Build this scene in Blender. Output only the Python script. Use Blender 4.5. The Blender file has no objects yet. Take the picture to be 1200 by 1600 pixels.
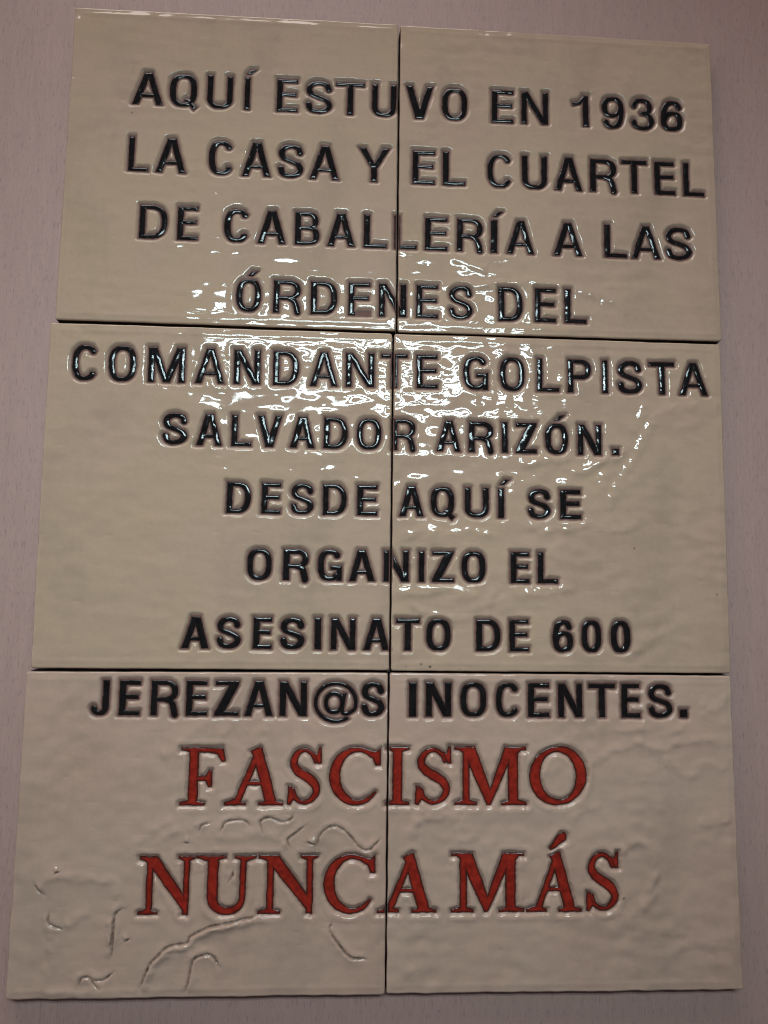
import bpy, math
import numpy as np

S = bpy.context.scene
COL = S.collection

# ------------------------------------------------------------------ camera
# plane coordinates in mm: x right, y up the plaque, origin at the middle of its top edge
RX, RY, RZ = 0.1098, -0.0539, 0.0158
CX, CY, CZ = -26.9, -355.2, 424.9          # camera above the glaze plane, mm
FPX = 1150.0                               # focal length for a 1200 x 1600 frame
TOP = 10.0                                 # glaze plane above the table, mm


def rot(a, ax):
    c, s = math.cos(a), math.sin(a)
    return np.array({0: [[1, 0, 0], [0, c, -s], [0, s, c]], 1: [[c, 0, s], [0, 1, 0], [-s, 0, c]],
                     2: [[c, -s, 0], [s, c, 0], [0, 0, 1]]}[ax])


CAM_R = rot(RZ, 2) @ rot(RY, 1) @ rot(RX, 0)


def U(px, py):
    """where a point of the plaque lies on its own plane, mm"""
    q = CAM_R @ np.array([(px - 600) / FPX, -(py - 800) / FPX, -1.0])
    t = -CZ / q[2]
    return np.array([CX + q[0] * t, CY + q[1] * t])


cam_d = bpy.data.cameras.new('camera')
cam = bpy.data.objects.new('camera', cam_d)
COL.objects.link(cam)
cam_d.sensor_fit = 'VERTICAL'
cam_d.sensor_height = 36.0
cam_d.lens = FPX / 1600 * 36.0
cam_d.clip_start = 0.01
cam_d.clip_end = 50.0
from mathutils import Matrix
m4 = Matrix([list(r) for r in CAM_R]).to_4x4()
m4.translation = (CX / 1000, CY / 1000, (CZ + TOP) / 1000)
cam.matrix_world = m4
S.camera = cam

# ------------------------------------------------------------------ light
w = bpy.data.worlds.new('World')
S.world = w
w.use_nodes = True
bg = w.node_tree.nodes['Background']
bg.inputs[0].default_value = (0.82, 0.88, 1.0, 1)
bg.inputs[1].default_value = 0.045

S.cycles.filter_width = 1.05
S.view_settings.view_transform = 'Standard'
S.view_settings.look = 'None'
S.view_settings.exposure = 0.0
S.view_settings.gamma = 1.0
S.view_settings.use_curve_mapping = False


def area(name, loc, aim, sx, sy, power, col, spread=180):
    d = bpy.data.lights.new(name, 'AREA')
    d.shape = 'RECTANGLE'
    d.size, d.size_y, d.energy, d.color = sx, sy, power, col
    d.spread = math.radians(spread)
    o = bpy.data.objects.new(name, d)
    COL.objects.link(o)
    from mathutils import Vector
    v = Vector(aim) - Vector(loc)
    o.location = loc
    o.rotation_euler = v.to_track_quat('-Z', 'Y').to_euler()
    return o


MP = U(570, 568)                           # where the fixture mirrors in the glaze
HL = 1.00
lx = MP[0] / 1000 + (MP[0] - CX) / 1000 * HL / (CZ / 1000)
ly = MP[1] / 1000 + (MP[1] - CY) / 1000 * HL / (CZ / 1000)
for oy in (-0.05, 0.05):                   # the two tubes of one lamp over the table
    area('lamp_tube', (lx, ly + oy, HL + 0.01), (lx - 0.045, -0.36 + oy, 0), 0.60, 0.036, 0.50, (0.72, 0.95, 1.0), 58)
area('side_window', (-1.5, -0.25, 0.75), (0, -0.33, 0), 0.5, 0.4, 1.6, (1.0, 0.94, 0.90))
area('added_far_light', (-0.25, 1.15, 0.62), (0, -0.2, 0), 1.1, 0.5, 9.0, (1.0, 0.96, 0.93))  # soft light added beyond the top edge to bring out the relief


# ------------------------------------------------------------------ helpers
def perlin(x, y, seed):
    rs = np.random.RandomState(seed)
    perm = rs.permutation(512)
    ang = rs.rand(512) * 2 * np.pi
    gx, gy = np.cos(ang), np.sin(ang)
    xi, yi = np.floor(x).astype(int), np.floor(y).astype(int)
    xf, yf = x - xi, y - yi
    u = xf * xf * xf * (xf * (xf * 6 - 15) + 10)
    v = yf * yf * yf * (yf * (yf * 6 - 15) + 10)

    def g(i, j, dx, dy):
        k = perm[(perm[i & 511] + j) & 511]
        return gx[k] * dx + gy[k] * dy
    a = g(xi, yi, xf, yf)
    b = g(xi + 1, yi, xf - 1, yf)
    c = g(xi, yi + 1, xf, yf - 1)
    d = g(xi + 1, yi + 1, xf - 1, yf - 1)
    return (a + (b - a) * u) * (1 - v) + (c + (d - c) * u) * v


def sstep(a, b, x):
    t = np.clip((x - a) / (b - a), 0, 1)
    return t * t * (3 - 2 * t)


def mesh_obj(name, co, faces, mat, parent=None, attrs=None, smooth=True):
    me = bpy.data.meshes.new(name)
    co = np.asarray(co, np.float32)
    if isinstance(faces, np.ndarray):
        n = faces.shape[1]
        me.vertices.add(len(co))
        me.vertices.foreach_set('co', co.ravel())
        me.loops.add(faces.size)
        me.loops.foreach_set('vertex_index', faces.astype(np.int32).ravel())
        me.polygons.add(len(faces))
        me.polygons.foreach_set('loop_start', np.arange(0, faces.size, n, dtype=np.int32))
        me.update(calc_edges=True)
    else:
        me.from_pydata([tuple(c) for c in co], [], faces)
    me.polygons.foreach_set('use_smooth', np.full(len(me.polygons), smooth))
    for k, v in (attrs or {}).items():
        a = me.attributes.new(k, 'FLOAT', 'POINT')
        a.data.foreach_set('value', np.asarray(v, np.float32))
    me.materials.append(mat)
    me.validate()
    o = bpy.data.objects.new(name, me)
    COL.objects.link(o)
    if parent:
        o.parent = parent
    return o


def material(name):
    m = bpy.data.materials.new(name)
    m.use_nodes = True
    nt = m.node_tree
    return m, nt, nt.nodes['Principled BSDF']


def node(nt, kind, **kw):
    n = nt.nodes.new(kind)
    for k, v in kw.items():
        if isinstance(k, str) and hasattr(n, k):
            setattr(n, k, v)
    return n


def noise(nt, vec, scale, detail=3.0, rough=0.5):
    n = nt.nodes.new('ShaderNodeTexNoise')
    n.inputs['Scale'].default_value = scale
    n.inputs['Detail'].default_value = detail
    n.inputs['Roughness'].default_value = rough
    nt.links.new(vec, n.inputs['Vector'])
    return n.outputs['Fac']


def ramp(nt, fac, stops):
    n = nt.nodes.new('ShaderNodeValToRGB')
    e = n.color_ramp.elements
    e[0].position, e[0].color = stops[0][0], stops[0][1]
    e[1].position, e[1].color = stops[-1][0], stops[-1][1]
    for p, c in stops[1:-1]:
        k = e.new(p)
        k.color = c
    nt.links.new(fac, n.inputs[0])
    return n.outputs[0]


def mix(nt, fac, a, b, mode='MIX'):
    n = nt.nodes.new('ShaderNodeMix')
    n.data_type = 'RGBA'
    n.blend_type = mode
    for sock, v in ((n.inputs[0], fac), (n.inputs[6], a), (n.inputs[7], b)):
        if isinstance(v, (int, float)):
            sock.default_value = v
        elif isinstance(v, tuple):
            sock.default_value = v
        else:
            nt.links.new(v, sock)
    return n.outputs[2]


def gray(v):
    return (v, v, v, 1)


def coords(nt, scale=(1, 1, 1)):
    tc = nt.nodes.new('ShaderNodeTexCoord')
    mp = nt.nodes.new('ShaderNodeMapping')
    mp.inputs['Scale'].default_value = scale
    nt.links.new(tc.outputs['Object'], mp.inputs['Vector'])
    return mp.outputs['Vector']


# ------------------------------------------------------------------ materials
def make_glaze(name, c1, c2):
    m, nt, b = material(name)
    v = coords(nt)
    base = mix(nt, ramp(nt, noise(nt, v, 14, 4), [(0.35, gray(0)), (0.68, gray(1))]), c1, c2)
    # brownish clay breathing through the glaze in soft clouds
    cl = ramp(nt, noise(nt, coords(nt, (1, 0.55, 1)), 26, 5, 0.6), [(0.52, gray(0)), (0.80, gray(0.42))])
    base = mix(nt, cl, base, (0.33, 0.235, 0.175, 1))
    fine = ramp(nt, noise(nt, v, 420, 2), [(0.3, gray(0.975)), (0.7, gray(1.015))])
    base = mix(nt, 1.0, base, fine, 'MULTIPLY')
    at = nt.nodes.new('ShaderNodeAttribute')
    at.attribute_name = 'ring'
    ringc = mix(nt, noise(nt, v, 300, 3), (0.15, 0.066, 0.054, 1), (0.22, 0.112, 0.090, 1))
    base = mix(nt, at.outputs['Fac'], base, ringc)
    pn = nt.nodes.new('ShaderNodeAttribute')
    pn.attribute_name = 'pin_shade'
    base = mix(nt, pn.outputs['Fac'], base, (0.03, 0.022, 0.018, 1))  # dark pinholes, and the shade painted into the creases
    nt.links.new(base, b.inputs['Base Color'])
    r = nt.nodes.new('ShaderNodeMapRange')
    r.inputs['To Min'].default_value = 0.055
    r.inputs['To Max'].default_value = 0.6
    sp = nt.nodes.new('ShaderNodeMapRange')
    sp.inputs['To Min'].default_value = 0.5
    sp.inputs['To Max'].default_value = 0.15
    nt.links.new(at.outputs['Fac'], sp.inputs['Value'])
    nt.links.new(sp.outputs[0], b.inputs['Specular IOR Level'])
    nt.links.new(at.outputs['Fac'], r.inputs['Value'])
    nt.links.new(r.outputs[0], b.inputs['Roughness'])
    b.inputs['IOR'].default_value = 1.5
    return m


GLAZE = [make_glaze('cream_glaze', (0.555, 0.368, 0.256, 1), (0.56, 0.362, 0.268, 1)),
         make_glaze('rosy_cream_glaze', (0.56, 0.368, 0.258, 1), (0.55, 0.350, 0.26, 1)),
         make_glaze('pale_cream_glaze', (0.575, 0.374, 0.290, 1), (0.57, 0.352, 0.272, 1))]


def make_enamel(name, body, edge, rough, e0, e1):
    m, nt, b = material(name)
    at = nt.nodes.new('ShaderNodeAttribute')
    at.attribute_name = 'depth'
    v = coords(nt)
    rim = ramp(nt, at.outputs['Fac'], [(e0, gray(1)), (e1, gray(0))])
    var = ramp(nt, noise(nt, v, 260, 4, 0.6), [(0.3, gray(0.62)), (0.7, gray(1.25))])
    c = mix(nt, rim, mix(nt, 1.0, body, var, 'MULTIPLY'), edge)
    nt.links.new(c, b.inputs['Base Color'])
    rv = nt.nodes.new('ShaderNodeMapRange')
    rv.inputs['From Min'].default_value = 0.35
    rv.inputs['From Max'].default_value = 0.68
    rv.inputs['To Min'].default_value = rough * .8
    rv.inputs['To Max'].default_value = rough * 1.7
    b.inputs['Specular IOR Level'].default_value = 0.36
    nt.links.new(noise(nt, v, 150, 2), rv.inputs['Value'])
    nt.links.new(rv.outputs[0], b.inputs['Roughness'])
    bp = nt.nodes.new('ShaderNodeBump')
    bp.inputs['Strength'].default_value = 0.06
    bp.inputs['Distance'].default_value = 0.0005
    nt.links.new(noise(nt, v, 520, 3), bp.inputs['Height'])
    nt.links.new(bp.outputs[0], b.inputs['Normal'])
    return m


BLACK = make_enamel('black_enamel', (0.013, 0.0100, 0.0105, 1), (0.040, 0.020, 0.017, 1), 0.085, 0.02, 0.34)
RED = make_enamel('red_enamel', (0.33, 0.023, 0.013, 1), (0.05, 0.014, 0.010, 1), 0.12, 0.12, 0.66)

CLAY, nt, b = material('fired_clay')
nt.links.new(mix(nt, noise(nt, coords(nt), 160, 5), (0.035, 0.020, 0.016, 1), (0.07, 0.042, 0.032, 1)), b.inputs['Base Color'])
b.inputs['Roughness'].default_value = 0.85

# beech laminate: pinkish ground, fine vertical grain, short dark flecks
WOOD, nt, b = material('beech_laminate')
g1 = noise(nt, coords(nt, (6, 0.8, 1)), 30, 4, 0.55)
g2 = noise(nt, coords(nt, (1, 0.09, 1)), 620, 2, 0.5)
fl = noise(nt, coords(nt, (1, 0.16, 1)), 900, 1, 0.4)
fl2 = noise(nt, coords(nt, (1, 0.2, 1)), 1500, 1, 0.4)
big = noise(nt, coords(nt, (1.6, 0.7, 1)), 6, 3)
c = mix(nt, ramp(nt, big, [(0.3, gray(0)), (0.7, gray(1))]), (0.51, 0.302, 0.265, 1), (0.48, 0.292, 0.256, 1))
c = mix(nt, 1.0, c, ramp(nt, g1, [(0.3, gray(0.96)), (0.7, gray(1.03))]), 'MULTIPLY')
c = mix(nt, 1.0, c, ramp(nt, g2, [(0.3, gray(0.955)), (0.7, gray(1.035))]), 'MULTIPLY')
c = mix(nt, ramp(nt, fl, [(0.62, gray(0)), (0.72, gray(0.34))]), c, (0.21, 0.135, 0.12, 1))
c = mix(nt, ramp(nt, fl2, [(0.64, gray(0)), (0.72, gray(0.4))]), c, (0.22, 0.15, 0.135, 1))
nt.links.new(c, b.inputs['Base Color'])
b.inputs['Roughness'].default_value = 0.5
bp = nt.nodes.new('ShaderNodeBump')
bp.inputs['Strength'].default_value = 0.2
bp.inputs['Distance'].default_value = 0.0003
nt.links.new(g2, bp.inputs['Height'])
nt.links.new(bp.outputs[0], b.inputs['Normal'])

# ------------------------------------------------------------------ table
tx, ty, th, tr = 0.62, 0.50, 0.025, 0.003
tv, tf = [], []
for z, i in ((0.0, tr), (-tr, 0.0), (-th, 0.0)):
    tv += [(-tx + i, -0.29 - ty + i, z), (tx - i, -0.29 - ty + i, z), (tx - i, -0.29 + ty - i, z), (-tx + i, -0.29 + ty - i, z)]
tf = [(0, 1, 2, 3), (11, 10, 9, 8)]
for k in (0, 4):
    for i in range(4):
        tf.append((k + i, k + 4 + i, k + 4 + (i + 1) % 4, k + (i + 1) % 4))
tbl = mesh_obj('tabletop', tv, tf, WOOD, smooth=False)
tbl['kind'] = 'structure'
tbl['label'] = 'pinkish beech laminate tabletop under the tiles'
tbl['category'] = 'table'

# ------------------------------------------------------------------ letter shapes (signed distance, mm)
# a shape is a list of ('poly', pts) and ('line', pts, half widths, flat ends)


def sd_poly(P, x, y):
    P = np.asarray(P, float)
    d = np.full(x.shape, 1e9)
    s = np.ones(x.shape)
    n = len(P)
    for i in range(n):
        a, bb = P[i], P[i - 1]
        e = bb - a
        wx, wy = x - a[0], y - a[1]
        t = np.clip((wx * e[0] + wy * e[1]) / max(e @ e, 1e-9), 0, 1)
        bx, by = wx - e[0] * t, wy - e[1] * t
        d = np.minimum(d, bx * bx + by * by)
        c1, c2, c3 = y >= a[1], y < bb[1], e[0] * wy > e[1] * wx
        s = np.where((c1 & c2 & c3) | (~c1 & ~c2 & ~c3), -s, s)
    return s * np.sqrt(d)


def sd_line(P, H, flat, x, y):
    P = np.asarray(P, float)
    d = np.full(x.shape, 1e9)
    n = len(P) - 1
    for i in range(n):
        a, e = P[i], P[i + 1] - P[i]
        L = math.hypot(*e)
        if L < 1e-6:
            continue
        ux, uy = e / L
        wx, wy = x - a[0], y - a[1]
        al = wx * ux + wy * uy
        pe = np.abs(-wx * uy + wy * ux)
        t = np.clip(al / L, 0, 1)
        hw = H[i] + (H[i + 1] - H[i]) * t
        q = np.hypot(al - t * L, pe) - hw
        for on, out in ((flat and i == 0, -al), (flat and i == n - 1, al - L)):
            if on:
                qx = pe - hw
                box = np.minimum(np.maximum(qx, out), 0) + np.hypot(np.maximum(qx, 0), np.maximum(out, 0))
                q = np.where(out > -0.5 * L, box, q) if n > 1 else np.maximum(q, box)
        d = np.minimum(d, q)
    return d


def sdf(shape, x, y):
    d = np.full(x.shape, 1e9)
    for s in shape:
        q = sd_poly(s[1], x, y) if s[0] == 'poly' else sd_line(s[1], s[2], s[3], x, y)
        d = np.minimum(d, q)
    return d


def spline(P, n=7, closed=False):
    P = [np.array(p, float) for p in P]
    if closed:
        Q = [P[-1]] + P + [P[0], P[1]]
    else:
        Q = [2 * P[0] - P[1]] + P + [2 * P[-1] - P[-2]]
    out = []
    for i in range(1, len(Q) - 2):
        p0, p1, p2, p3 = Q[i - 1:i + 3]
        for k in range(n):
            t = k / n
            out.append(0.5 * (2 * p1 + (p2 - p0) * t + (2 * p0 - 5 * p1 + 4 * p2 - p3) * t * t + (3 * p1 - p0 - 3 * p2 + p3) * t ** 3))
    out.append(Q[-2])
    return out


def dirw(P, sv, sh):
    """half widths: upright runs sv/2, level runs sh/2"""
    H = []
    for i in range(len(P)):
        e = np.array(P[min(i + 1, len(P) - 1)]) - np.array(P[max(i - 1, 0)])
        k = abs(e[1]) / max(math.hypot(*e), 1e-9)
        H.append(0.5 * (sh + (sv - sh) * k))
    return H


def rect(x0, y0, x1, y1):
    return ('poly', [(x0, y0), (x1, y0), (x1, y1), (x0, y1)])


def superell(cx, cy, a, b, t0, t1, n=40, p=2.5):
    out = []
    for i in range(n + 1):
        t = math.radians(t0 + (t1 - t0) * i / n)
        c, s = math.cos(t), math.sin(t)
        out.append((cx + a * math.copysign(abs(c) ** (2 / p), c), cy + b * math.copysign(abs(s) ** (2 / p), s)))
    return out


def sans(ch, w, h, sv=3.75, sh=3.0):
    acc = []
    ch0 = ch
    if ch in 'ÍÓ':
        cx = w / 2
        acc = [('poly', [(cx - 1.2, h + 1.7), (cx + 1.9, h + 1.9), (cx + 5.4, h + 5.2), (cx + 1.8, h + 5.2)])]
        ch0 = {'Í': 'I', 'Ó': 'O'}[ch]
    L = lambda P, f=True: ('line', P, dirw(P, sv, sh), f)
    a, b_ = w / 2 - sv / 2, h / 2 - sh / 2
    T = sv * 1.06

    def norm(P):          # centre-line box 0..1
        return [(sv / 2 + p[0] * (w - sv), sh / 2 + p[1] * (h - sh)) for p in P]
    c = ch0
    if c == 'I':
        g = [rect(0, 0, w, h)]
    elif c == 'L':
        g = [rect(0, 0, sv, h), rect(0, 0, w, sh)]
    elif c == 'E':
        g = [rect(0, 0, sv, h), rect(0, 0, w, sh), rect(0, h - sh, w * .99, h), rect(0, h * .53 - sh / 2, w * .93, h * .53 + sh / 2)]
    elif c == 'T':
        g = [rect(0, h - sh, w, h), rect(w / 2 - sv / 2, 0, w / 2 + sv / 2, h)]
    elif c == 'A':
        aw = T * 1.25
        y0 = h * .235
        g = [('poly', [(0, 0), (T, 0), (w / 2 - aw / 2 + T, h), (w / 2 - aw / 2, h)]),
             ('poly', [(w - T, 0), (w, 0), (w / 2 + aw / 2, h), (w / 2 + aw / 2 - T, h)]),
             rect(w * .22, y0, w * .78, y0 + sh * .85)]
    elif c == 'V':
        g = [('poly', [(0, h), (T, h), (w / 2 + T * .55, 0), (w / 2 - T * .6, 0)]),
             ('poly', [(w - T, h), (w, h), (w / 2 + T * .6, 0), (w / 2 - T * .55, 0)])]
    elif c == 'Y':
        g = [rect(w / 2 - sv / 2, 0, w / 2 + sv / 2, h * .45),
             ('poly', [(0, h), (T * 1.1, h), (w / 2 + sv / 2, h * .40), (w / 2 - sv / 2, h * .40)]),
             ('poly', [(w - T * 1.1, h), (w, h), (w / 2 + sv / 2, h * .40), (w / 2 - sv / 2, h * .40)])]
    elif c == 'N':
        g = [rect(0, 0, sv, h), rect(w - sv, 0, w, h), ('poly', [(0, h), (T * 1.12, h), (w, 0), (w - T * 1.12, 0)])]
    elif c == 'M':
        g = [rect(0, 0, sv, h), rect(w - sv, 0, w, h),
             ('poly', [(0, h), (T * 1.2, h), (w / 2 + T * .5, 0), (w / 2 - T * .5, 0)]),
             ('poly', [(w - T * 1.2, h), (w, h), (w / 2 + T * .5, 0), (w / 2 - T * .5, 0)])]
    elif c == 'Z':
        g = [rect(w * .03, h - sh, w * .98, h), rect(0, 0, w, sh),
             ('poly', [(0, sh * .6), (0, 0), (T * 1.2, 0), (w, h - sh * .6), (w, h), (w - T * 1.25, h)])]
    elif c == 'O' or c == '0':
        P = superell(w / 2, h / 2, a, b_, 0, 360, 48, 2.6)
        g = [L(P, False)]
    elif c == 'Q':
        P = superell(w / 2, h / 2, a, b_, 0, 360, 48, 2.6)
        g = [L(P, False), ('line', [(w * .58, h * .24), (w * .97, -h * .05)], [sh * .55, sh * .55], True)]
    elif c == 'U':
        P = [(sv / 2, h)] + superell(w / 2, h * .32, a, h * .32 - sh / 2, 180, 360, 24, 2.4) + [(w - sv / 2, h)]
        g = [L(P)]
    elif c == 'J':
        P = [(w - sv / 2, h)] + superell(w * .52, h * .26, w * .48 - sv / 2, h * .26 - sh / 2, 360, 190, 20, 2.2)
        g = [L(P)]
    elif c == 'C':
        g = [L(superell(w / 2, h / 2, a, b_, 36, 324, 44, 2.5))]
    elif c == 'G':
        P = superell(w / 2, h / 2, a, b_, 36, 318, 44, 2.5)
        g = [L(P), rect(w - sv * .9, 0, w, h * .5), rect(w * .52, h * .5 - sh, w, h * .5)]
    elif c == 'D':
        P = [(sv / 2, sh / 2)] + superell(w * .42, h / 2, w * .58 - sv / 2, b_, -90, 90, 30, 2.4) + [(sv / 2, h - sh / 2)]
        g = [rect(0, 0, sv, h), L(P)]
    elif c in 'PR':
        m = h * .46
        P = [(sv / 2, m)] + superell(w * .5, (m + h - sh / 2) / 2, w * .47 - sv / 2, (h - sh / 2 - m) / 2, -90, 90, 24, 2.3) + [(sv / 2, h - sh / 2)]
        g = [rect(0, 0, sv, h), L(P)]
        if c == 'R':
            Q = spline([(w * .52, m), (w * .73, m * .82), (w - sv * .78, m * .45), (w - sv * .55, 0)], 6)
            g.append(L(Q))
    elif c == 'B':
        m = h * .52
        P = [(sv / 2, m)] + superell(w * .5, (m + h - sh / 2) / 2, w * .45 - sv / 2, (h - sh / 2 - m) / 2, -90, 90, 22, 2.3) + [(sv / 2, h - sh / 2)]
        Q = [(sv / 2, sh / 2)] + superell(w * .5, (m + sh / 2) / 2, w * .5 - sv / 2, (m - sh / 2) / 2, -90, 90, 22, 2.3) + [(sv / 2, m)]
        g = [rect(0, 0, sv, h), L(P), L(Q)]
    elif c == 'S':
        P = spline(norm([(.98, .75), (.86, .93), (.52, 1.0), (.17, .93), (.03, .755), (.16, .59), (.5, .5), (.85, .40), (1.0, .225), (.83, .06),
                         (.47, 0.0), (.13, .07), (0, .27)]), 6)
        g = [L(P)]
    elif c == '1':
        g = [rect(w - sv, 0, w, h), ('line', [(0, h * .72), (w * .45, h * .76), (w - sv * .6, h * .96)], [sh * .5] * 3, True)]
    elif c == '3':
        P = spline(norm([(.02, .76), (.16, .94), (.47, 1.0), (.8, .92), (.9, .74), (.76, .58), (.42, .53)]), 6)
        Q = spline(norm([(.42, .53), (.82, .47), (1.0, .26), (.84, .06), (.48, 0), (.14, .07), (0, .26)]), 6)
        g = [L(P), L(Q)]
    elif c == '6':
        P = spline(norm([(.95, .80), (.8, .96), (.5, 1.0), (.18, .90), (.02, .62), (0, .35), (.06, .14), (.26, .01), (.55, 0), (.88, .07), (1, .30),
                         (.88, .53), (.55, .60), (.2, .52), (.04, .34)]), 6)
        g = [L(P)]
    elif c == '9':
        P = spline(norm([(.05, .20), (.2, .04), (.5, 0), (.82, .10), (.98, .38), (1, .65), (.94, .86), (.74, .99), (.45, 1), (.12, .93), (0, .70),
                         (.12, .47), (.45, .40), (.8, .48), (.96, .66)]), 6)
        g = [L(P)]
    elif c == '@':
        k = sv * .62
        R = superell(w / 2, h / 2, w / 2 - k / 2, h / 2 - k / 2, -52, 278 - 360 + 360, 60, 2.05)
        R = superell(w / 2, h / 2, w / 2 - k / 2, h / 2 - k / 2, 308, -20, 60, 2.05)
        R = R + [(w * .88, h * .27), (w * .74, h * .24), (w * .66, h * .30)]
        g = [('line', R[:-3] , [k / 2] * (len(R) - 3), True)]
        tail = spline([R[-4], (w * .86, h * .28), (w * .73, h * .225), (w * .655, h * .27), (w * .66, h * .42), (w * .70, h * .74)], 6)
        g.append(('line', tail, [k / 2] * len(tail), True))
        B_ = superell(w * .46, h * .49, w * .185, h * .225, 0, 360, 30, 2.1)
        g.append(('line', B_, [k / 2 * 1.15] * len(B_), False))
    elif c == '.':
        g = [rect(0, 0, w, h)]
    else:
        raise ValueError(c)
    return g + acc


def slab(x0, x1, y, s, up):
    """bracketed serif between x0 and x1 on level y; up = +1 foot, -1 head"""
    t = s
    xm = (x0 + x1) / 2
    return ('poly', [(x0, y), (x1, y), (x1, y + up * t * .8), (x1 - (x1 - x0) * .22, y + up * t * 1.25), (xm, y + up * t * 1.9),
                     (x0 + (x1 - x0) * .22, y + up * t * 1.25), (x0, y + up * t * .8)])


def serif(ch, w, h):
    k, n, s = h * .175, h * .095, h * .065        # stem, hairline, serif depth
    acc = []
    if ch == 'Á':
        acc = [('line', [(w * .46, h * 1.06), (w * .66, h * 1.25)], [h * .035, h * .085], False)]
        ch = 'A'
    if ch == 'I':
        x = w / 2
        g = [rect(x - k / 2, 0, x + k / 2, h), slab(0, w, 0, s, 1), slab(0, w, h, s, -1)]
    elif ch == 'F':
        x = w * .29
        g = [rect(x - k / 2, 0, x + k / 2, h), slab(0, w * .56, 0, s, 1),
             ('poly', [(0, h), (w * .93, h), (w, h * .75), (w * .90, h * .74), (w * .80, h * .87), (w * .60, h - n), (x, h - n), (0, h - s * .9)]),
             ('poly', [(x, h * .41), (w * .55, h * .41), (w * .63, h * .31), (w * .71, h * .31), (w * .71, h * .62), (w * .63, h * .62), (w * .55, h * .51), (x, h * .51)])]
    elif ch == 'A':
        xa = w * .60
        g = [('poly', [(w * .13, 0), (w * .26, 0), (w * .60, h * .86), (w * .52, h * .97)]),
             ('poly', [(w * .70, 0), (w * .91, 0), (xa + w * .02, h * 1.0), (xa - w * .01, h * 1.02), (w * .42, h * .93), (w * .46, h * .87)]),
             rect(w * .32, h * .335, w * .72, h * .335 + n * .9),
             slab(0, w * .37, 0, s, 1), slab(w * .58, w, 0, s, 1)]
    elif ch == 'M':
        g = [('poly', [(w * .115, 0), (w * .215, 0), (w * .215, h), (w * .115, h)]), rect(w * .74, 0, w * .885, h),
             ('poly', [(w * .08, h), (w * .29, h), (w * .53, h * .18), (w * .505, 0), (w * .45, 0)]),
             ('poly', [(w * .80, h), (w * .70, h), (w * .455, h * .16), (w * .45, 0), (w * .505, 0), (w * .80, h * .82)]),
             slab(0, w * .31, 0, s, 1), slab(w * .65, w, 0, s, 1),
             ('poly', [(0, h), (w * .27, h), (w * .25, h - n), (w * .12, h - n * 1.2), (w * .07, h - s), (0, h - s)]),
             ('poly', [(w * .70, h), (w, h), (w, h - s), (w * .93, h - s), (w * .88, h - n * 1.4), (w * .74, h - n)])]
    elif ch == 'N':
        g = [rect(w * .14, 0, w * .26, h), rect(w * .80, 0, w * .915, h),
             ('poly', [(w * .03, h), (w * .33, h), (w * .89, h * .24), (w * .915, h * .02), (w * .90, -h * .02), (w * .86, 0), (w * .17, h * .85)]),
             slab(0, w * .37, 0, s, 1), slab(w * .70, w, h, s, -1),
             ('poly', [(w * .0, h), (w * .3, h), (w * .2, h - n * 1.6), (w * .1, h - n), (w * .0, h - s)])]
    elif ch == 'U':
        P = [(w * .285, h)] + superell(w * .535, h * .33, w * .25, h * .33 - n * .62, 180, 360, 26, 2.3) + [(w * .785, h)]
        H = [k * .56] + [k * .56 - (k * .56 - n * .62) * math.sin(math.pi * i / 26 * .5) for i in range(27)] + [n * .62]
        g = [('line', P, H, True), slab(0, w * .50, h, s, -1), slab(w * .64, w, h, s, -1)]
    elif ch == 'O':
        P, H = [], []
        for i in range(61):
            t = 2 * math.pi * i / 60
            hw = (n * .5 + (k * .56 - n * .5) * abs(math.cos(t - .18)) ** 1.5)
            P.append((w / 2 + (w / 2 - k * .53) * math.cos(t), h / 2 + (h / 2 - n * .5) * math.sin(t)))
            H.append(hw)
        g = [('line', P, H, False)]
    elif ch == 'C':
        P, H = [], []
        for i in range(51):
            t = math.radians(52 + (322 - 52) * i / 50)
            hw = n * .5 + (k * .56 - n * .5) * max(0, -math.cos(t - .12)) ** 1.2
            P.append((w * .54 + (w * .54 - k * .53) * math.cos(t), h / 2 + (h / 2 - n * .5) * math.sin(t)))
            H.append(hw)
        H[-6:] = list(np.linspace(H[-7], n * .28, 6))
        g = [('line', P, H, False),
             ('poly', [(w * .70, h * .97), (w * .90, h * .93), (w * .985, h * .985), (w * .99, h * .67), (w * .89, h * .67), (w * .83, h * .80), (w * .68, h * .90)])]
    elif ch == 'S':
        mx = n * .55
        ctl = [(.86, .78, .9), (.74, .92, 1.0), (.50, 1.0, 1.0), (.24, .94, 1.25), (.10, .76, 1.6), (.25, .60, 1.9), (.52, .50, 2.0), (.80, .38, 1.9),
               (.91, .22, 1.55), (.76, .06, 1.2), (.48, 0, 1.0), (.22, .07, 1.0), (.09, .24, .9)]
        Q = spline([(mx + c[0] * (w - 2 * mx), mx + c[1] * (h - 2 * mx)) for c in ctl], 6)
        W = np.interp(np.linspace(0, 12, len(Q)), range(13), [c[2] * n * .45 for c in ctl])
        g = [('line', Q, list(W), False),
             ('poly', [(w * .66, h * .93), (w * .84, h * .90), (w * .90, h * 1.01), (w * .97, h * 1.01), (w * .98, h * .71), (w * .86, h * .71), (w * .78, h * .82)]),
             ('poly', [(w * .0, h * .02), (w * .10, h * .0), (w * .18, h * .09), (w * .32, h * .06), (w * .2, h * .2), (w * .14, h * .33), (w * .02, h * .34)])]
    else:
        raise ValueError(ch)
    return g + acc


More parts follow.
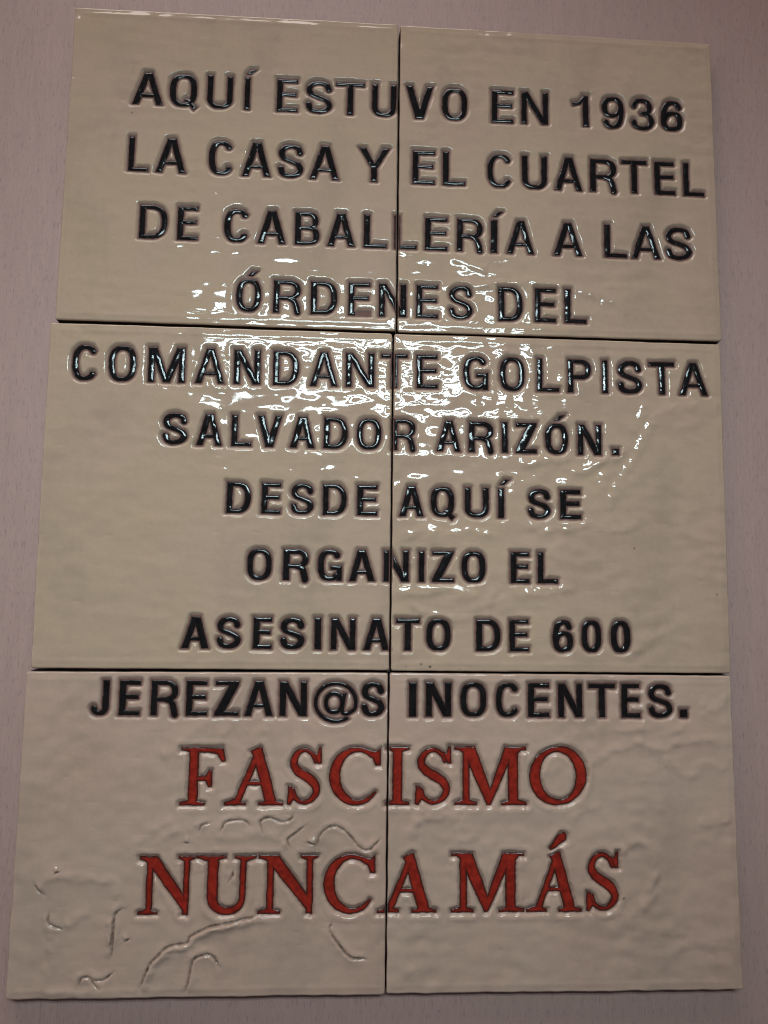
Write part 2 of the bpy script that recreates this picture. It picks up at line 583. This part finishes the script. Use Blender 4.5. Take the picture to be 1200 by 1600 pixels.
# ------------------------------------------------------------------ the text: where each letter sits on the plaque
# line: top edge and base edge as two points each; letters (char, left, right[, top, base])
LINES = [
    ('k', (230, 111.5, 836, 142.5), (230, 162, 836, 193),
     [('A', 205.5, 253.5), ('Q', 265, 307.5), ('U', 322.5, 364.5), ('Í', 381, 391.5), ('E', 432, 466), ('S', 477.5, 519), ('T', 526, 570),
      ('U', 580.5, 620), ('V', 635, 677.5), ('O', 691, 730.5), ('E', 769, 802.5), ('N', 815, 857), ('1', 894.5, 920.5, 148, 196.5),
      ('9', 941, 975, 151, 200), ('3', 986, 1022.5, 153, 202), ('6', 1033, 1067, 157, 203.5)]),
    ('k', (215, 212.5, 1085, 254.5), (215, 266, 1085, 305.5),
     [('L', 199, 231), ('A', 242, 289.5), ('C', 326, 365), ('A', 377.5, 422.5), ('S', 434, 474), ('A', 483.5, 529.5), ('Y', 561, 609.5),
      ('E', 644.5, 680), ('L', 692, 727), ('C', 762, 801), ('U', 816, 855.5), ('A', 867.5, 910.5), ('R', 922.5, 965), ('T', 971, 1010.5),
      ('E', 1022, 1056), ('L', 1067.5, 1101)]),
    ('k', (240, 319.5, 1060, 355), (240, 372, 1060, 405.5),
     [('D', 216, 262.5), ('E', 276, 310), ('C', 350, 390), ('A', 402, 446), ('B', 461, 499), ('A', 511, 554), ('L', 568, 604), ('L', 616, 651),
      ('E', 664, 700), ('R', 714, 755), ('Í', 767, 777.5), ('A', 792.5, 835), ('A', 865.5, 911), ('L', 944.5, 980.5), ('A', 987.5, 1033), ('S', 1040, 1081)]),
    ('k', (388, 435, 900, 451.5), (388, 486, 900, 504.5),
     [('Ó', 369, 407.5), ('R', 426, 470), ('D', 485, 527.5), ('E', 544, 579), ('N', 592, 635), ('E', 650.5, 685), ('S', 701, 739), ('D', 779, 817.5),
      ('E', 836, 869), ('L', 882.5, 917)]),
    ('k', (130, 538, 1085, 566.5), (130, 593.5, 1085, 617),
     [('C', 112, 152.5), ('O', 169, 212.5), ('M', 230, 290), ('A', 304, 350), ('N', 364.5, 407.5), ('D', 426, 467.5), ('A', 484, 527), ('N', 540, 585),
      ('T', 596, 637.5), ('E', 651, 684), ('G', 724, 762.5), ('O', 781, 820), ('L', 839, 874.5), ('P', 887, 925), ('I', 941, 951), ('S', 965, 1004),
      ('T', 1014, 1054), ('A', 1062.5, 1107)]),
    ('k', (272, 644.5, 920, 663), (272, 694, 920, 710.5),
     [('S', 253, 292.5), ('A', 306, 346), ('L', 360.5, 392), ('V', 402.5, 441), ('A', 452.5, 491), ('D', 505, 544), ('O', 557.5, 596), ('R', 612, 650),
      ('A', 682.5, 720), ('R', 732.5, 772.5), ('I', 784, 794), ('Z', 806, 839.5), ('Ó', 852, 888), ('N', 903, 940.5), ('.', 957, 967.5, 701, 711)]),
    ('k', (372, 752.5, 892, 765), (372, 801.5, 892, 811),
     [('D', 352.5, 392.5), ('E', 407.5, 439.5), ('S', 454, 490), ('D', 504, 542), ('E', 557.5, 590), ('A', 624, 662), ('Q', 673, 710), ('U', 726, 764),
      ('Í', 778.5, 788), ('S', 825, 861), ('E', 875, 909)]),
    ('k', (405, 857, 856, 863), (405, 906, 856, 911.5),
     [('O', 385.5, 424.5), ('R', 441, 482.5), ('G', 496, 534.5), ('A', 545, 585.5), ('N', 599, 639), ('I', 654, 663.5), ('Z', 675, 709.5), ('O', 721, 759),
      ('E', 798, 828), ('L', 840.5, 872.5)]),
    ('k', (303, 963, 970, 970), (303, 1013, 970, 1019.5),
     [('A', 282, 325.5), ('S', 338, 376), ('E', 394, 425.5), ('S', 437, 476), ('I', 491, 502), ('N', 516, 556), ('A', 567.5, 608), ('T', 619, 656),
      ('O', 666, 704.5), ('D', 744, 782.5), ('E', 796, 827), ('6', 864, 896), ('0', 909, 940.5), ('0', 955, 986)]),
    ('k', (180, 1062.5, 1045, 1069), (180, 1118, 1045, 1121.5),
     [('J', 138.5, 171), ('E', 184, 220), ('R', 234, 278), ('E', 289.5, 324.5), ('Z', 334, 372.5), ('A', 381, 426), ('N', 436, 480), ('@', 490, 559, 1065, 1130),
      ('S', 564, 601), ('I', 639, 651), ('N', 665, 705.5), ('O', 719.5, 760.5), ('C', 775, 812.5), ('E', 825, 859), ('N', 872, 911), ('T', 920, 962),
      ('E', 971, 1001), ('S', 1012.5, 1051), ('.', 1062.5, 1075, 1110, 1121.5)]),
    ('r', (300, 1168.5, 880, 1167), (300, 1259, 880, 1258.5),
     [('F', 279.5, 353), ('A', 349.5, 441.5), ('S', 449.5, 503), ('C', 515, 595.5), ('I', 602, 640), ('S', 649, 706.5), ('M', 710.5, 822.5), ('O', 828.5, 916.5)]),
    ('r', (230, 1339, 950, 1331.5), (230, 1430.5, 950, 1425),
     [('N', 213.5, 304), ('U', 303, 400), ('N', 402, 497.5), ('C', 506, 587), ('A', 589, 681.5), ('M', 705.5, 819), ('Á', 823.5, 909.6), ('S', 916.5, 969)]),
]

BASE_AT = {'A': 'bb', 'Á': 'bb', 'L': '?b', 'J': 'bt', 'V': 'tt', 'Y': 'tt', 'T': 'tt', 'F': '?t', 'P': '?t', 'R': '?b', 'Z': 'bb'}
MID = set('OQCGSB0369@Ó')
SHR = {'k': -0.05, 'r': -0.15}


class Letter:
    pass


LETTERS = []
rng = np.random.RandomState(4)
for kind, tp, bs, items in LINES:
    def yl(seg, x):
        return seg[1] + (seg[3] - seg[1]) * (x - seg[0]) / (seg[2] - seg[0])
    p0, p1 = U(bs[0], bs[1]), U(bs[2], bs[3])
    dv = (p1 - p0) / np.linalg.norm(p1 - p0)
    for it in items:
        ch, x0, x1 = it[:3]
        yt0, yt1, yb0, yb1 = yl(tp, x0), yl(tp, x1), yl(bs, x0), yl(bs, x1)
        if len(it) > 3:
            yt0 = yt1 = it[3]
            yb0 = yb1 = it[4]
        slope = -0.069 + 0.104 * ((x0 + x1) / 2 - 60) / 1076
        if ch in MID:
            code = 'mm'
        else:
            code = BASE_AT.get(ch, '??')
        code = (('b' if slope < 0 else 't') if code[0] == '?' else code[0]) + (('t' if slope < 0 else 'b') if code[1] == '?' else code[1])
        pick = lambda c, t, b_: {'t': t, 'b': b_, 'm': (t + b_) / 2}[c]
        a0 = U(x0, pick(code[0], yt0, yb0))
        a1 = U(x1, pick(code[1], yt1, yb1))
        xm = (x0 + x1) / 2
        bm, tm = U(xm, (yb0 + yb1) / 2), U(xm, (yt0 + yt1) / 2)
        L = Letter()
        L.ch, L.kind = ch, kind
        ang = math.atan2(dv[1], dv[0]) + (rng.randn() * 0.006 if kind == 'k' else 0)
        L.ax = np.array([math.cos(ang), math.sin(ang)])
        L.ay = np.array([-L.ax[1], L.ax[0]])
        wl = (a1 - a0) @ L.ax
        hh = (tm - bm) @ L.ay
        s = SHR[kind]
        L.w, L.h = wl - 2 * s, hh - 2 * s
        mid = (a0 + a1) / 2
        L.o = bm + L.ax * ((mid - bm) @ L.ax) - L.ax * L.w / 2 + L.ay * s
        if ch == '.':
            L.w = L.h = max(L.w, 3.6)
        if kind == 'k':
            j = rng.randn() * .12
            L.shape = sans(ch, L.w, L.h, 3.65 + j, 2.65 + j) if ch != 'I' else sans(ch, L.w, L.h)
        else:
            L.shape = serif(ch, L.w, L.h)
        L.seed = len(LETTERS)
        L.bare = ch == 'E' and x0 == 544        # its lower arm was never filled with enamel
        pad = 11
        c = L.o + L.ax * L.w / 2 + L.ay * L.h / 2
        L.box = (c[0] - L.w * .62 - pad, c[1] - L.h * .62 - pad, c[0] + L.w * .62 + pad, c[1] + L.h * (.82 if ch in 'ÍÓÁ' else .62) + pad)
        LETTERS.append(L)


def letter_d(L, X, Y):
    wob = 0.13 if L.kind == 'k' else 0.20
    wx = wob * perlin(X / 2.6, Y / 2.6, 40) + wob * perlin(X / 6.1, Y / 6.1, 41)
    x = (X - L.o[0]) * L.ax[0] + (Y - L.o[1]) * L.ax[1]
    y = (X - L.o[0]) * L.ay[0] + (Y - L.o[1]) * L.ay[1]
    return sdf(L.shape, x, y) + 1.5 * wx


# ------------------------------------------------------------------ tiles
TILES = [
    ([(117, 10), (623, 37), (618.8, 517.5), (85, 499)], 0, 'top left cream tile beginning AQUÍ ESTU, with the accented Í over LA CASA Y'),
    ([(625.5, 37.5), (1110, 68), (1128, 533.5), (620.8, 518.5)], 1, 'top right cream tile with the date 1936 and CUARTEL'),
    ([(78, 503), (613.5, 520.5), (608.5, 1048), (47, 1044.5)], 0, 'middle left cream tile beginning COMANDANT and SALVADO, bright glare at its top'),
    ([(615.5, 521), (1126, 537), (1143.5, 1053), (610.3, 1048.5)], 1, 'middle right wrinkled tile reading GOLPISTA, ARIZÓN and 600'),
    ([(41, 1049), (606.6, 1051), (601.8, 1555), (7, 1563)], 2, 'bottom left tile with an at sign, red FASC and creased glaze under red NUNC'),
    ([(608.6, 1051), (1142, 1056), (1162, 1547), (603.3, 1554)], 2, 'bottom right tile reading INOCENTES over red ISMO and MÁS'),
]


def fromcrop(ox, oy, k, P):
    return [U(ox + p[0] / k, oy + p[1] / k) for p in P]


A_ = lambda P: fromcrop(0, 1250, 1.9355, P)
B_ = lambda P: fromcrop(590, 1250, 1.967, P)
C_ = lambda P: fromcrop(590, 930, 1.967, P)
D_ = lambda P: fromcrop(590, 620, 1.967, P)
E_ = lambda P: fromcrop(0, 930, 1.9355, P)
F_ = lambda P: fromcrop(0, 0, 1.0, P)
# wrinkles of the glaze: (kind, strength, width mm, points); c = crease with its shade painted in, r = rounded swell
CREASES = [
    (4, 'c', .55, A_([(775, 352), (740, 360), (690, 372), (640, 382), (600, 400), (575, 415), (565, 432), (535, 438), (505, 446), (470, 480), (455, 495), (440, 525), (428, 555), (420, 580)])),
    (4, 'd', .45, A_([(560, 585), (570, 545), (578, 500), (592, 478), (625, 468), (648, 478), (665, 515)])),
    (4, 'd', .50, A_([(1003, 370), (1000, 400), (1030, 445), (1060, 475), (1110, 482)])),
    (4, 'd', .42, A_([(960, 150), (965, 112), (990, 86), (1020, 80), (1055, 105), (1085, 142), (1115, 152), (1150, 118)])),
    (4, 'd', .42, A_([(795, 102), (788, 65), (815, 54), (850, 66), (880, 58), (886, 40)])),
    (4, 'c', .36, A_([(880, 150), (870, 120), (900, 96), (925, 76)])),
    (4, 'c', .40, A_([(925, 128), (955, 137)])),
    (4, 'd', .34, A_([(598, 102), (612, 76), (640, 70)])),
    (4, 'd', .34, A_([(665, 100), (685, 66), (735, 62), (758, 80)])),
    (4, 'c', .34, A_([(103, 250), (118, 275), (140, 290)])),
    (4, 'd', .30, A_([(150, 335), (148, 372), (185, 390), (195, 388)])),
    (4, 'c', .36, A_([(335, 485), (338, 460), (342, 400), (350, 345), (370, 330)])),
    (4, 'r', .22, A_([(150, 400), (160, 470), (135, 530), (120, 590)])),
    (4, 'd', .45, A_([(235, 575), (245, 542), (268, 536), (285, 560), (300, 572)])),
    (4, 'd', .36, A_([(270, 545), (310, 545), (345, 520)])),
    (4, 'd', .40, A_([(706, 208), (702, 232), (690, 250)])),
    (4, 'c', .30, A_([(375, 430), (392, 420)])), (4, 'c', .36, A_([(556, 130), (574, 131)])), (4, 'c', .30, A_([(165, 222), (182, 216)])),
    (4, 'r', .20, A_([(395, 170), (430, 115), (490, 75), (540, 60)])), (4, 'r', .22, A_([(490, 160), (510, 100), (590, 85)])),
    (4, 'r', .16, E_([(480, 500), (540, 450), (590, 410), (650, 370)])), (4, 'r', .16, E_([(660, 440), (690, 400), (720, 370)])),
    (4, 'r', .16, E_([(740, 460), (790, 410), (840, 390)])), (4, 'r', .18, E_([(690, 560), (730, 520), (740, 480)])), (4, 'r', .14, E_([(480, 485), (520, 470)])),
    (4, 'r', .26, A_([(110, 245), (190, 232), (280, 240), (340, 250), (352, 300), (345, 340)])), (4, 'r', .22, A_([(145, 340), (150, 390), (158, 470)])),
    (4, 'r', .24, A_([(185, 388), (230, 360), (280, 330)])), (4, 'r', .24, A_([(120, 596), (200, 588), (290, 592), (420, 590)])),
    (4, 'd', .30, A_([(345, 345), (340, 400), (332, 450)])), (4, 'r', .22, A_([(480, 480), (520, 465), (560, 470)])), (4, 'r', .20, A_([(610, 110), (700, 108), (780, 104), (860, 118)])),
    (5, 'r', .24, C_([(640, 600), (655, 530), (700, 490), (760, 465), (800, 452), (870, 472), (950, 450), (1060, 445)])),
    (5, 'r', .20, C_([(640, 425), (700, 410), (770, 412), (830, 408), (900, 420), (960, 400)])), (5, 'r', .18, C_([(870, 500), (960, 560), (1000, 520), (1080, 540)])),
    (5, 'r', .22, C_([(980, 330), (1005, 350), (1000, 390)])), (5, 'r', .20, C_([(1020, 370), (1060, 330), (1075, 300)])),
    (5, 'r', .26, B_([(755, 180), (765, 145), (800, 128), (830, 150), (848, 220), (838, 290), (800, 340), (768, 332)])), (5, 'r', .18, B_([(880, 222), (845, 250), (835, 300)])),
    (5, 'r', .30, B_([(130, 92), (140, 62), (180, 52), (235, 55), (285, 45)])), (5, 'r', .24, B_([(100, 130), (120, 70), (160, 40)])),
    (5, 'r', .26, B_([(980, 72), (1040, 66), (1092, 58)])), (5, 'r', .18, B_([(600, 70), (625, 30), (700, 20)])), (5, 'r', .14, B_([(50, 570), (90, 535), (110, 500)])),
    (5, 'r', .16, B_([(760, 380), (860, 400), (960, 410)])), (5, 'r', .16, B_([(900, 470), (980, 440), (1050, 450)])), (5, 'r', .2, B_([(230, 130), (300, 120), (330, 150)])),
    (3, 'r', .20, D_([(1000, 22), (880, 42), (830, 100), (790, 190), (740, 260), (705, 360)])), (3, 'r', .16, D_([(560, 215), (640, 230), (700, 200), (770, 160)])),
    (3, 'r', .18, D_([(60, 440), (150, 422), (260, 418), (360, 425)])), (3, 'r', .22, D_([(50, 607), (140, 602), (200, 594), (300, 612), (380, 606)])),
    (3, 'r', .22, D_([(440, 607), (520, 602), (615, 592)])), (3, 'r', .22, D_([(450, 395), (540, 410), (640, 395), (700, 412), (770, 405), (815, 380)])),
    (3, 'r', .22, D_([(430, 215), (500, 200), (600, 195)])), (3, 'r', .16, D_([(385, 680), (390, 630), (380, 600)])), (3, 'r', .16, D_([(690, 300), (700, 250), (670, 240)])),
    (3, 'r', .20, C_([(100, 20), (160, 60), (250, 75), (330, 30), (390, 40)])), (3, 'r', .14, C_([(780, 180), (830, 150), (900, 100)])),
    (3, 'r', .18, D_([(830, 15), (800, 80), (770, 110)])), (3, 'r', .18, D_([(640, 245), (650, 215), (730, 190), (772, 160)])),
    (1, 'r', .12, F_([(690, 65), (680, 130), (675, 200)])), (1, 'r', .10, F_([(990, 90), (975, 140), (960, 200)])), (1, 'r', .10, F_([(930, 60), (915, 130)])),
    (1, 'r', .22, F_([(700, 402), (730, 410), (765, 426)])), (1, 'r', .18, F_([(720, 440), (760, 446), (820, 440), (880, 448), (950, 470), (990, 490)])),
]
BLOBS = [(627, 672, .9, 1.7), (790, 549, .7, 1.6), (781, 545, .3, 2.4), (702, 1360, .2, 2.0)]      # lumps of glaze that ran over the lettering
PINS = [(672, 1042, 1.0), (658, 1038, .6), (991.6, 857, .55), (974, 1403.5, .75), (1121, 929, .5), (634, 1042, .3), (206, 176, .5)]


def seg_dist(P, X, Y):
    P = np.asarray(P)
    best = np.full(X.shape, 1e9)
    side = np.zeros(X.shape)
    arc = np.zeros(X.shape)
    run = 0.0
    for i in range(len(P) - 1):
        a, e = P[i], P[i + 1] - P[i]
        wx, wy = X - a[0], Y - a[1]
        t = np.clip((wx * e[0] + wy * e[1]) / (e @ e), 0, 1)
        q = np.hypot(wx - e[0] * t, wy - e[1] * t)
        s = np.sign(e[0] * wy - e[1] * wx)
        side = np.where(q < best, s, side)
        ln = math.hypot(*e)
        arc = np.where(q < best, run + t * ln, arc)
        run += ln
        best = np.minimum(best, q)
    return best, side, np.clip(np.minimum(arc, run - arc) / min(4.0, run * .4), 0.15, 1)


# waviness of each tile: (broad swell, level ripples, small lumps), mm
WAVE = [(.34, .22, .001, .32), (.36, .28, .002, .50), (.40, .22, .001, .48), (.44, .18, .004, .75), (.55, .06, .002, .60), (.70, .06, .006, .85)]
TILT = [(.0, .0), (.002, -.001), (.001, .001), (-.003, .0015), (0, 0), (.001, 0)]


def relief(ti, X, Y, e):
    """height of the glaze without the stamped letters, mm"""
    sw, rp, lu, md = WAVE[ti]
    s = 100 + 10 * ti
    z = sw * (perlin(X / 34, Y / 26, s) + .45 * perlin(X / 15, Y / 12, s + 1))
    z = z + md * (perlin(X / 10, Y / 7.5, s + 10) * (.5 + perlin(X / 40, Y / 40, s + 11)) + .16 * perlin(X / 6.5, Y / 5.2, s + 12))
    # scattered dents pressed into the clay
    dn = perlin(X / 7.5, Y / 3.4, s + 13)
    z = z - .55 * np.clip(dn - .34, 0, 1) ** 1.3
    gate = .35 + .65 * sstep(-.25, .35, perlin(X / 60, Y / 45, s + 5))
    z = z + rp * gate * (perlin(X / 24 + .5 * perlin(X / 30, Y / 30, s + 6), Y / 6.2, s + 2) + .22 * perlin(X / 12, Y / 3.4, s + 3))
    z = z + lu * perlin(X / 3.1, Y / 2.6, s + 4) + lu * .5 * perlin(X / 1.5, Y / 1.3, s + 7)
    crease_shade = np.zeros(X.shape)
    for t, k, amp, P in CREASES:
        if t != ti:
            continue
        P2 = np.asarray(spline(P, 5)) if len(P) > 2 else np.asarray(P)
        pad = 12
        box = (X > P2[:, 0].min() - pad) & (X < P2[:, 0].max() + pad) & (Y > P2[:, 1].min() - pad) & (Y < P2[:, 1].max() + pad)
        if not box.any():
            continue
        d, sd, tap = seg_dist(P2, X[box], Y[box])
        vary = 1 + .9 * perlin(X[box] / 5.5, Y[box] / 5.5, s + 9)
        d = d + .5 * perlin(X[box] / 2.2, Y[box] / 2.2, s + 8) * (k in 'cd')
        d = np.maximum(d, 0)
        if k in 'cd':
            up = sd * (1 if k == 'c' else -1) > 0
            amp = amp * 2.1 * tap * vary
            dz = -amp * np.exp(-(d / .58) ** 2) + .6 * amp * np.exp(-((d - 1.9) / 1.8) ** 2) * (.6 + .4 * sd) * (d < 9)
            dz = dz + .75 * amp * up * (1 - np.exp(-(d / .7) ** 2)) * np.exp(-d / 3.2)
            crease_shade[box] = np.maximum(crease_shade[box], .95 * np.clip(tap * vary * 1.2, 0, 1) * np.exp(-(d / .42) ** 2))  # shade of the crease, painted as a dark line in the colour
        else:
            dz = 3.2 * amp * tap * vary * (.75 * np.exp(-(d / 2.7) ** 2) + .45 * (sd > 0) * np.exp(-d / 6.0) * (1 - np.exp(-(d / 2.2) ** 2)) * (d < 11.5) * (1 - d / 12))
        z[box] += dz
    c = CEN[ti]
    z = z + TILT[ti][0] * (X - c[0]) + TILT[ti][1] * (Y - c[1])
    # the rounded, slightly slumped edge
    r = 1.05
    q = np.clip(r - e, 0, r)
    z = z - (r - np.sqrt(np.maximum(r * r - q * q, 0))) - .15 * np.exp(-np.maximum(e, 0) / 3.5)
    # glaze bead just inside the edge
    z = z + .16 * np.exp(-((e - 4.2) / 1.5) ** 2)
    return z, crease_shade


QUADS = [np.array([U(*p) for p in t[0]]) for t in TILES]      # TL TR BR BL
for k, q in enumerate(QUADS):                                 # open the joints
    i = .16
    if k % 2 == 0:
        q[1:3, 0] -= i
    else:
        q[[0, 3], 0] += i
    if k < 4:
        q[2:, 1] += i * .7
    if k > 1:
        q[:2, 1] -= i * .7
CEN = [q.mean(0) for q in QUADS]


def edge_dist(ti, X, Y):
    q = QUADS[ti]
    e = np.full(X.shape, 1e9)
    for i in range(4):
        a, b2 = q[i], q[(i + 1) % 4]
        v = (b2 - a) / np.linalg.norm(b2 - a)
        e = np.minimum(e, (X - a[0]) * v[1] - (Y - a[1]) * v[0])
    return e


def groove(L_kind, d, X, Y):
    if L_kind == 'k':
        D, r0, r1, B, w = .85, .85, 2.4, .04, 1.8
    else:
        D, r0, r1, B, w = 1.25, .15, 1.9, .22, 1.15
    v = .55 * perlin(X / 6, Y / 6, 61)
    B = B * (1 + 1.6 * perlin(X / 9, Y / 7, 65))
    z = -D * (1 - sstep(r0 + v, r1 + v, d))
    z = z + B * np.exp(-((d - r1 - 1.1) / 1.5) ** 2)
    # orange-peel in the lip zone
    z = z + .007 * np.exp(-((d - 3.4) / 1.8) ** 2) * perlin(X / .95, Y / .95, 62)
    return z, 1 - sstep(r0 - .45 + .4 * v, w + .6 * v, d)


def march(nx, ny, d):
    """triangles of the grid where d < 0, clipped at d = 0: returns (index a, index b, t) of verts and faces"""
    idx = np.arange(nx * ny).reshape(ny, nx)
    a, b2, c, e = idx[:-1, :-1].ravel(), idx[:-1, 1:].ravel(), idx[1:, 1:].ravel(), idx[1:, :-1].ravel()
    tri = np.concatenate([np.stack([a, b2, c], 1), np.stack([a, c, e], 1)])
    ins = d[tri] < 0
    cnt = ins.sum(1)
    N = nx * ny
    out = []
    full = tri[cnt == 3]
    out.append(np.stack([full, full], 2))

    def rolled(sel, want):
        t, i = tri[sel], ins[sel]
        k = np.argmax(i == want, 1)
        r = np.arange(len(t))
        return t[r, k], t[r, (k + 1) % 3], t[r, (k + 2) % 3]
    p, q, r = rolled(cnt == 1, True)
    out.append(np.stack([np.stack([p, p], 1), np.stack([p, q], 1), np.stack([p, r], 1)], 1))
    p, q, r = rolled(cnt == 2, False)
    pq, pr = np.stack([p, q], 1), np.stack([p, r], 1)
    qq, rr = np.stack([q, q], 1), np.stack([r, r], 1)
    out.append(np.stack([pq, qq, rr], 1))
    out.append(np.stack([pq, rr, pr], 1))
    F = np.concatenate(out).reshape(-1, 2)
    F.sort(axis=1)
    key = F[:, 0].astype(np.int64) * N + F[:, 1]
    uk, inv = np.unique(key, return_inverse=True)
    va, vb = uk // N, uk % N
    da, db = d[va], d[vb]
    t = np.where(va == vb, 0, da / np.where(va == vb, 1, da - db))
    return va, vb, t, inv.reshape(-1, 3)


def axis(n, L):
    ex = np.array([0, .06, .16, .30, .48, .70, .96, 1.25, 1.6])
    mid = np.linspace(2.0, L - 2.0, n)
    return np.concatenate([ex, mid, L - ex[::-1]])


STEP = 0.42
for ti, (px, gi, label) in enumerate(TILES):
    q = QUADS[ti]
    W = np.linalg.norm(q[1] - q[0] + q[2] - q[3]) / 2
    H = np.linalg.norm(q[0] - q[3] + q[1] - q[2]) / 2
    us, vs = axis(int(W / STEP), W), axis(int(H / STEP), H)
    eu, ev = np.meshgrid(us, vs)
    # rounded corners
    R = 1.5
    for fu in (0, 1):
        for fv in (0, 1):
            a = R - (W - eu if fu else eu)
            b2 = R - (H - ev if fv else ev)
            k = (a > 0) & (b2 > 0)
            l = np.hypot(a[k], b2[k])
            f = np.maximum(a[k], b2[k]) / np.maximum(l, 1e-9)
            na, nb = R - a[k] * f, R - b2[k] * f
            eu[k] = W - na if fu else na
            ev[k] = H - nb if fv else nb
    s, t = eu / W, ev / H
    X = (q[3][0] * (1 - s) + q[2][0] * s) * (1 - t) + (q[0][0] * (1 - s) + q[1][0] * s) * t
    Y = (q[3][1] * (1 - s) + q[2][1] * s) * (1 - t) + (q[0][1] * (1 - s) + q[1][1] * s) * t
    U0, V0 = np.meshgrid(us, vs)
    e = np.minimum(np.minimum(U0, W - U0), np.minimum(V0, H - V0))
    # hand-cut wavering edge
    fall = np.exp(-e / 5)
    amp = .30 if ti < 4 else .42
    X = X + amp * fall * perlin(X / 13, Y / 13, 300 + ti)
    Y = Y + amp * fall * perlin(X / 9, Y / 13, 320 + ti) * np.where(V0 < H / 2, 1.0 if ti >= 4 else .5, .45)
    Z, crease_shade = relief(ti, X, Y, e)
    dk = {'k': np.full(X.shape, 99.0), 'r': np.full(X.shape, 99.0)}
    x0, x1, y0, y1 = X.min(), X.max(), Y.min(), Y.max()
    mine = []
    for L in LETTERS:
        bx = L.box
        if bx[0] > x1 or bx[2] < x0 or bx[1] > y1 or bx[3] < y0:
            continue
        m = (X > bx[0]) & (X < bx[2]) & (Y > bx[1]) & (Y < bx[3])
        if not m.any():
            continue
        mine.append(L)
        dk[L.kind][m] = np.minimum(dk[L.kind][m], letter_d(L, X[m], Y[m]))
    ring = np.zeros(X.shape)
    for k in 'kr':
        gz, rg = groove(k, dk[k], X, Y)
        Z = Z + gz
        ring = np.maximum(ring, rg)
    pin_shade = crease_shade * np.clip(.62 + .6 * perlin(X / 5, Y / 5, 66), 0, 1)
    for pxx, pyy, st in PINS:
        c = U(pxx, pyy)
        dd = np.hypot(X - c[0], Y - c[1])
        pin_shade = np.maximum(pin_shade, st * (1 - sstep(.25, .95, dd)))
        Z = Z - .25 * st * np.exp(-(dd / .6) ** 2)
    for pxx, pyy, am, wd in BLOBS:
        c = U(pxx, pyy)
        Z = Z + am * np.exp(-((X - c[0]) ** 2 + (Y - c[1]) ** 2) / wd ** 2)
    ny, nx = X.shape
    cx, cy = CEN[ti] / 1000
    root = bpy.data.objects.new('ceramic_tile', None)
    COL.objects.link(root)
    root.location = (cx, cy, 0)
    root.empty_display_size = 0.02
    root['label'] = label
    root['category'] = 'tile'
    root['group'] = 'lettered tiles of the plaque'
    co = np.stack([X.ravel() / 1000 - cx, Y.ravel() / 1000 - cy, (Z.ravel() + TOP) / 1000], 1)
    idx = np.arange(nx * ny).reshape(ny, nx)
    F = np.stack([idx[:-1, :-1].ravel(), idx[:-1, 1:].ravel(), idx[1:, 1:].ravel(), idx[1:, :-1].ravel()], 1)
    mesh_obj('glazed_face', co, F, GLAZE[gi], root, {'ring': ring.ravel(), 'pin_shade': pin_shade.ravel()})
    # unglazed clay sides and back
    loop = np.concatenate([idx[0, :-1], idx[:-1, -1], idx[-1, :0:-1], idx[:0:-1, 0]])
    topc = co[loop]
    n = len(loop)
    low = topc.copy()
    ctr = low[:, :2].mean(0)
    low[:, 2] = 0.0001
    low[:, :2] = ctr + (low[:, :2] - ctr) * 1.004
    bc = np.concatenate([topc, low])
    fs = [(i, n + i, n + (i + 1) % n, (i + 1) % n) for i in range(n)] + [tuple(range(2 * n - 1, n - 1, -1))]
    body = mesh_obj('clay_body', bc, fs, CLAY, root, smooth=False)
    # the enamel letters, each piece where it lies on this tile
    for L in mine:
        bx = L.box
        st = .30 if L.kind == 'k' else .36
        gx = np.arange(bx[0] + 7, bx[2] - 7, st)
        gy = np.arange(bx[1] + 7, bx[3] - 7, st)
        GX, GY = np.meshgrid(gx, gy)
        d = letter_d(L, GX, GY)
        if L.ch == 'E' and L.bare:
            lx_ = (GX - L.o[0]) * L.ax[0] + (GY - L.o[1]) * L.ax[1]
            ly_ = (GX - L.o[0]) * L.ay[0] + (GY - L.o[1]) * L.ay[1]
            d = np.maximum(d, np.minimum(lx_ - 4.3, 4.2 - ly_))
        ee = edge_dist(ti, GX, GY)
        d = np.maximum(d, .55 - ee)
        if (d < -.2).sum() < 12:
            continue
        va, vb, tt, FF = march(len(gx), len(gy), d.ravel())
        gX, gY, gd = GX.ravel(), GY.ravel(), d.ravel()
        vx = gX[va] + (gX[vb] - gX[va]) * tt
        vy = gY[va] + (gY[vb] - gY[va]) * tt
        sdp = np.maximum(-(gd[va] + (gd[vb] - gd[va]) * tt), 0)
        eev = edge_dist(ti, vx, vy)
        z, _ = relief(ti, vx, vy, eev)
        if L.kind == 'k':
            rr = 2.3
            k = np.clip(sdp / rr, 0, 1)
            fill = .95 + .45 * perlin(vx / 8, vy / 8, 500 + L.seed)
            z = z - .89 + .68 * fill * np.sqrt(np.maximum(1 - (1 - k) ** 2, 0)) * .95 + .014 * perlin(vx / 1.6, vy / 1.6, 63) * k
        else:
            k = np.clip(sdp / 1.3, 0, 1)
            z = z - 1.29 + .50 * np.sqrt(np.maximum(1 - (1 - k) ** 2, 0)) + .05 * perlin(vx / 3, vy / 3, 64) * k
        cco = np.stack([vx / 1000 - cx, vy / 1000 - cy, (z + TOP) / 1000], 1)
        lo = mesh_obj('letter', cco, FF, BLACK if L.kind == 'k' else RED, root, {'depth': sdp / 2.0})
        nm = {'.': 'full stop', '@': 'at sign'}.get(L.ch, ('figure ' if L.ch.isdigit() else 'letter ') + L.ch)
        lo['label'] = ('black ' if L.kind == 'k' else 'red ') + nm
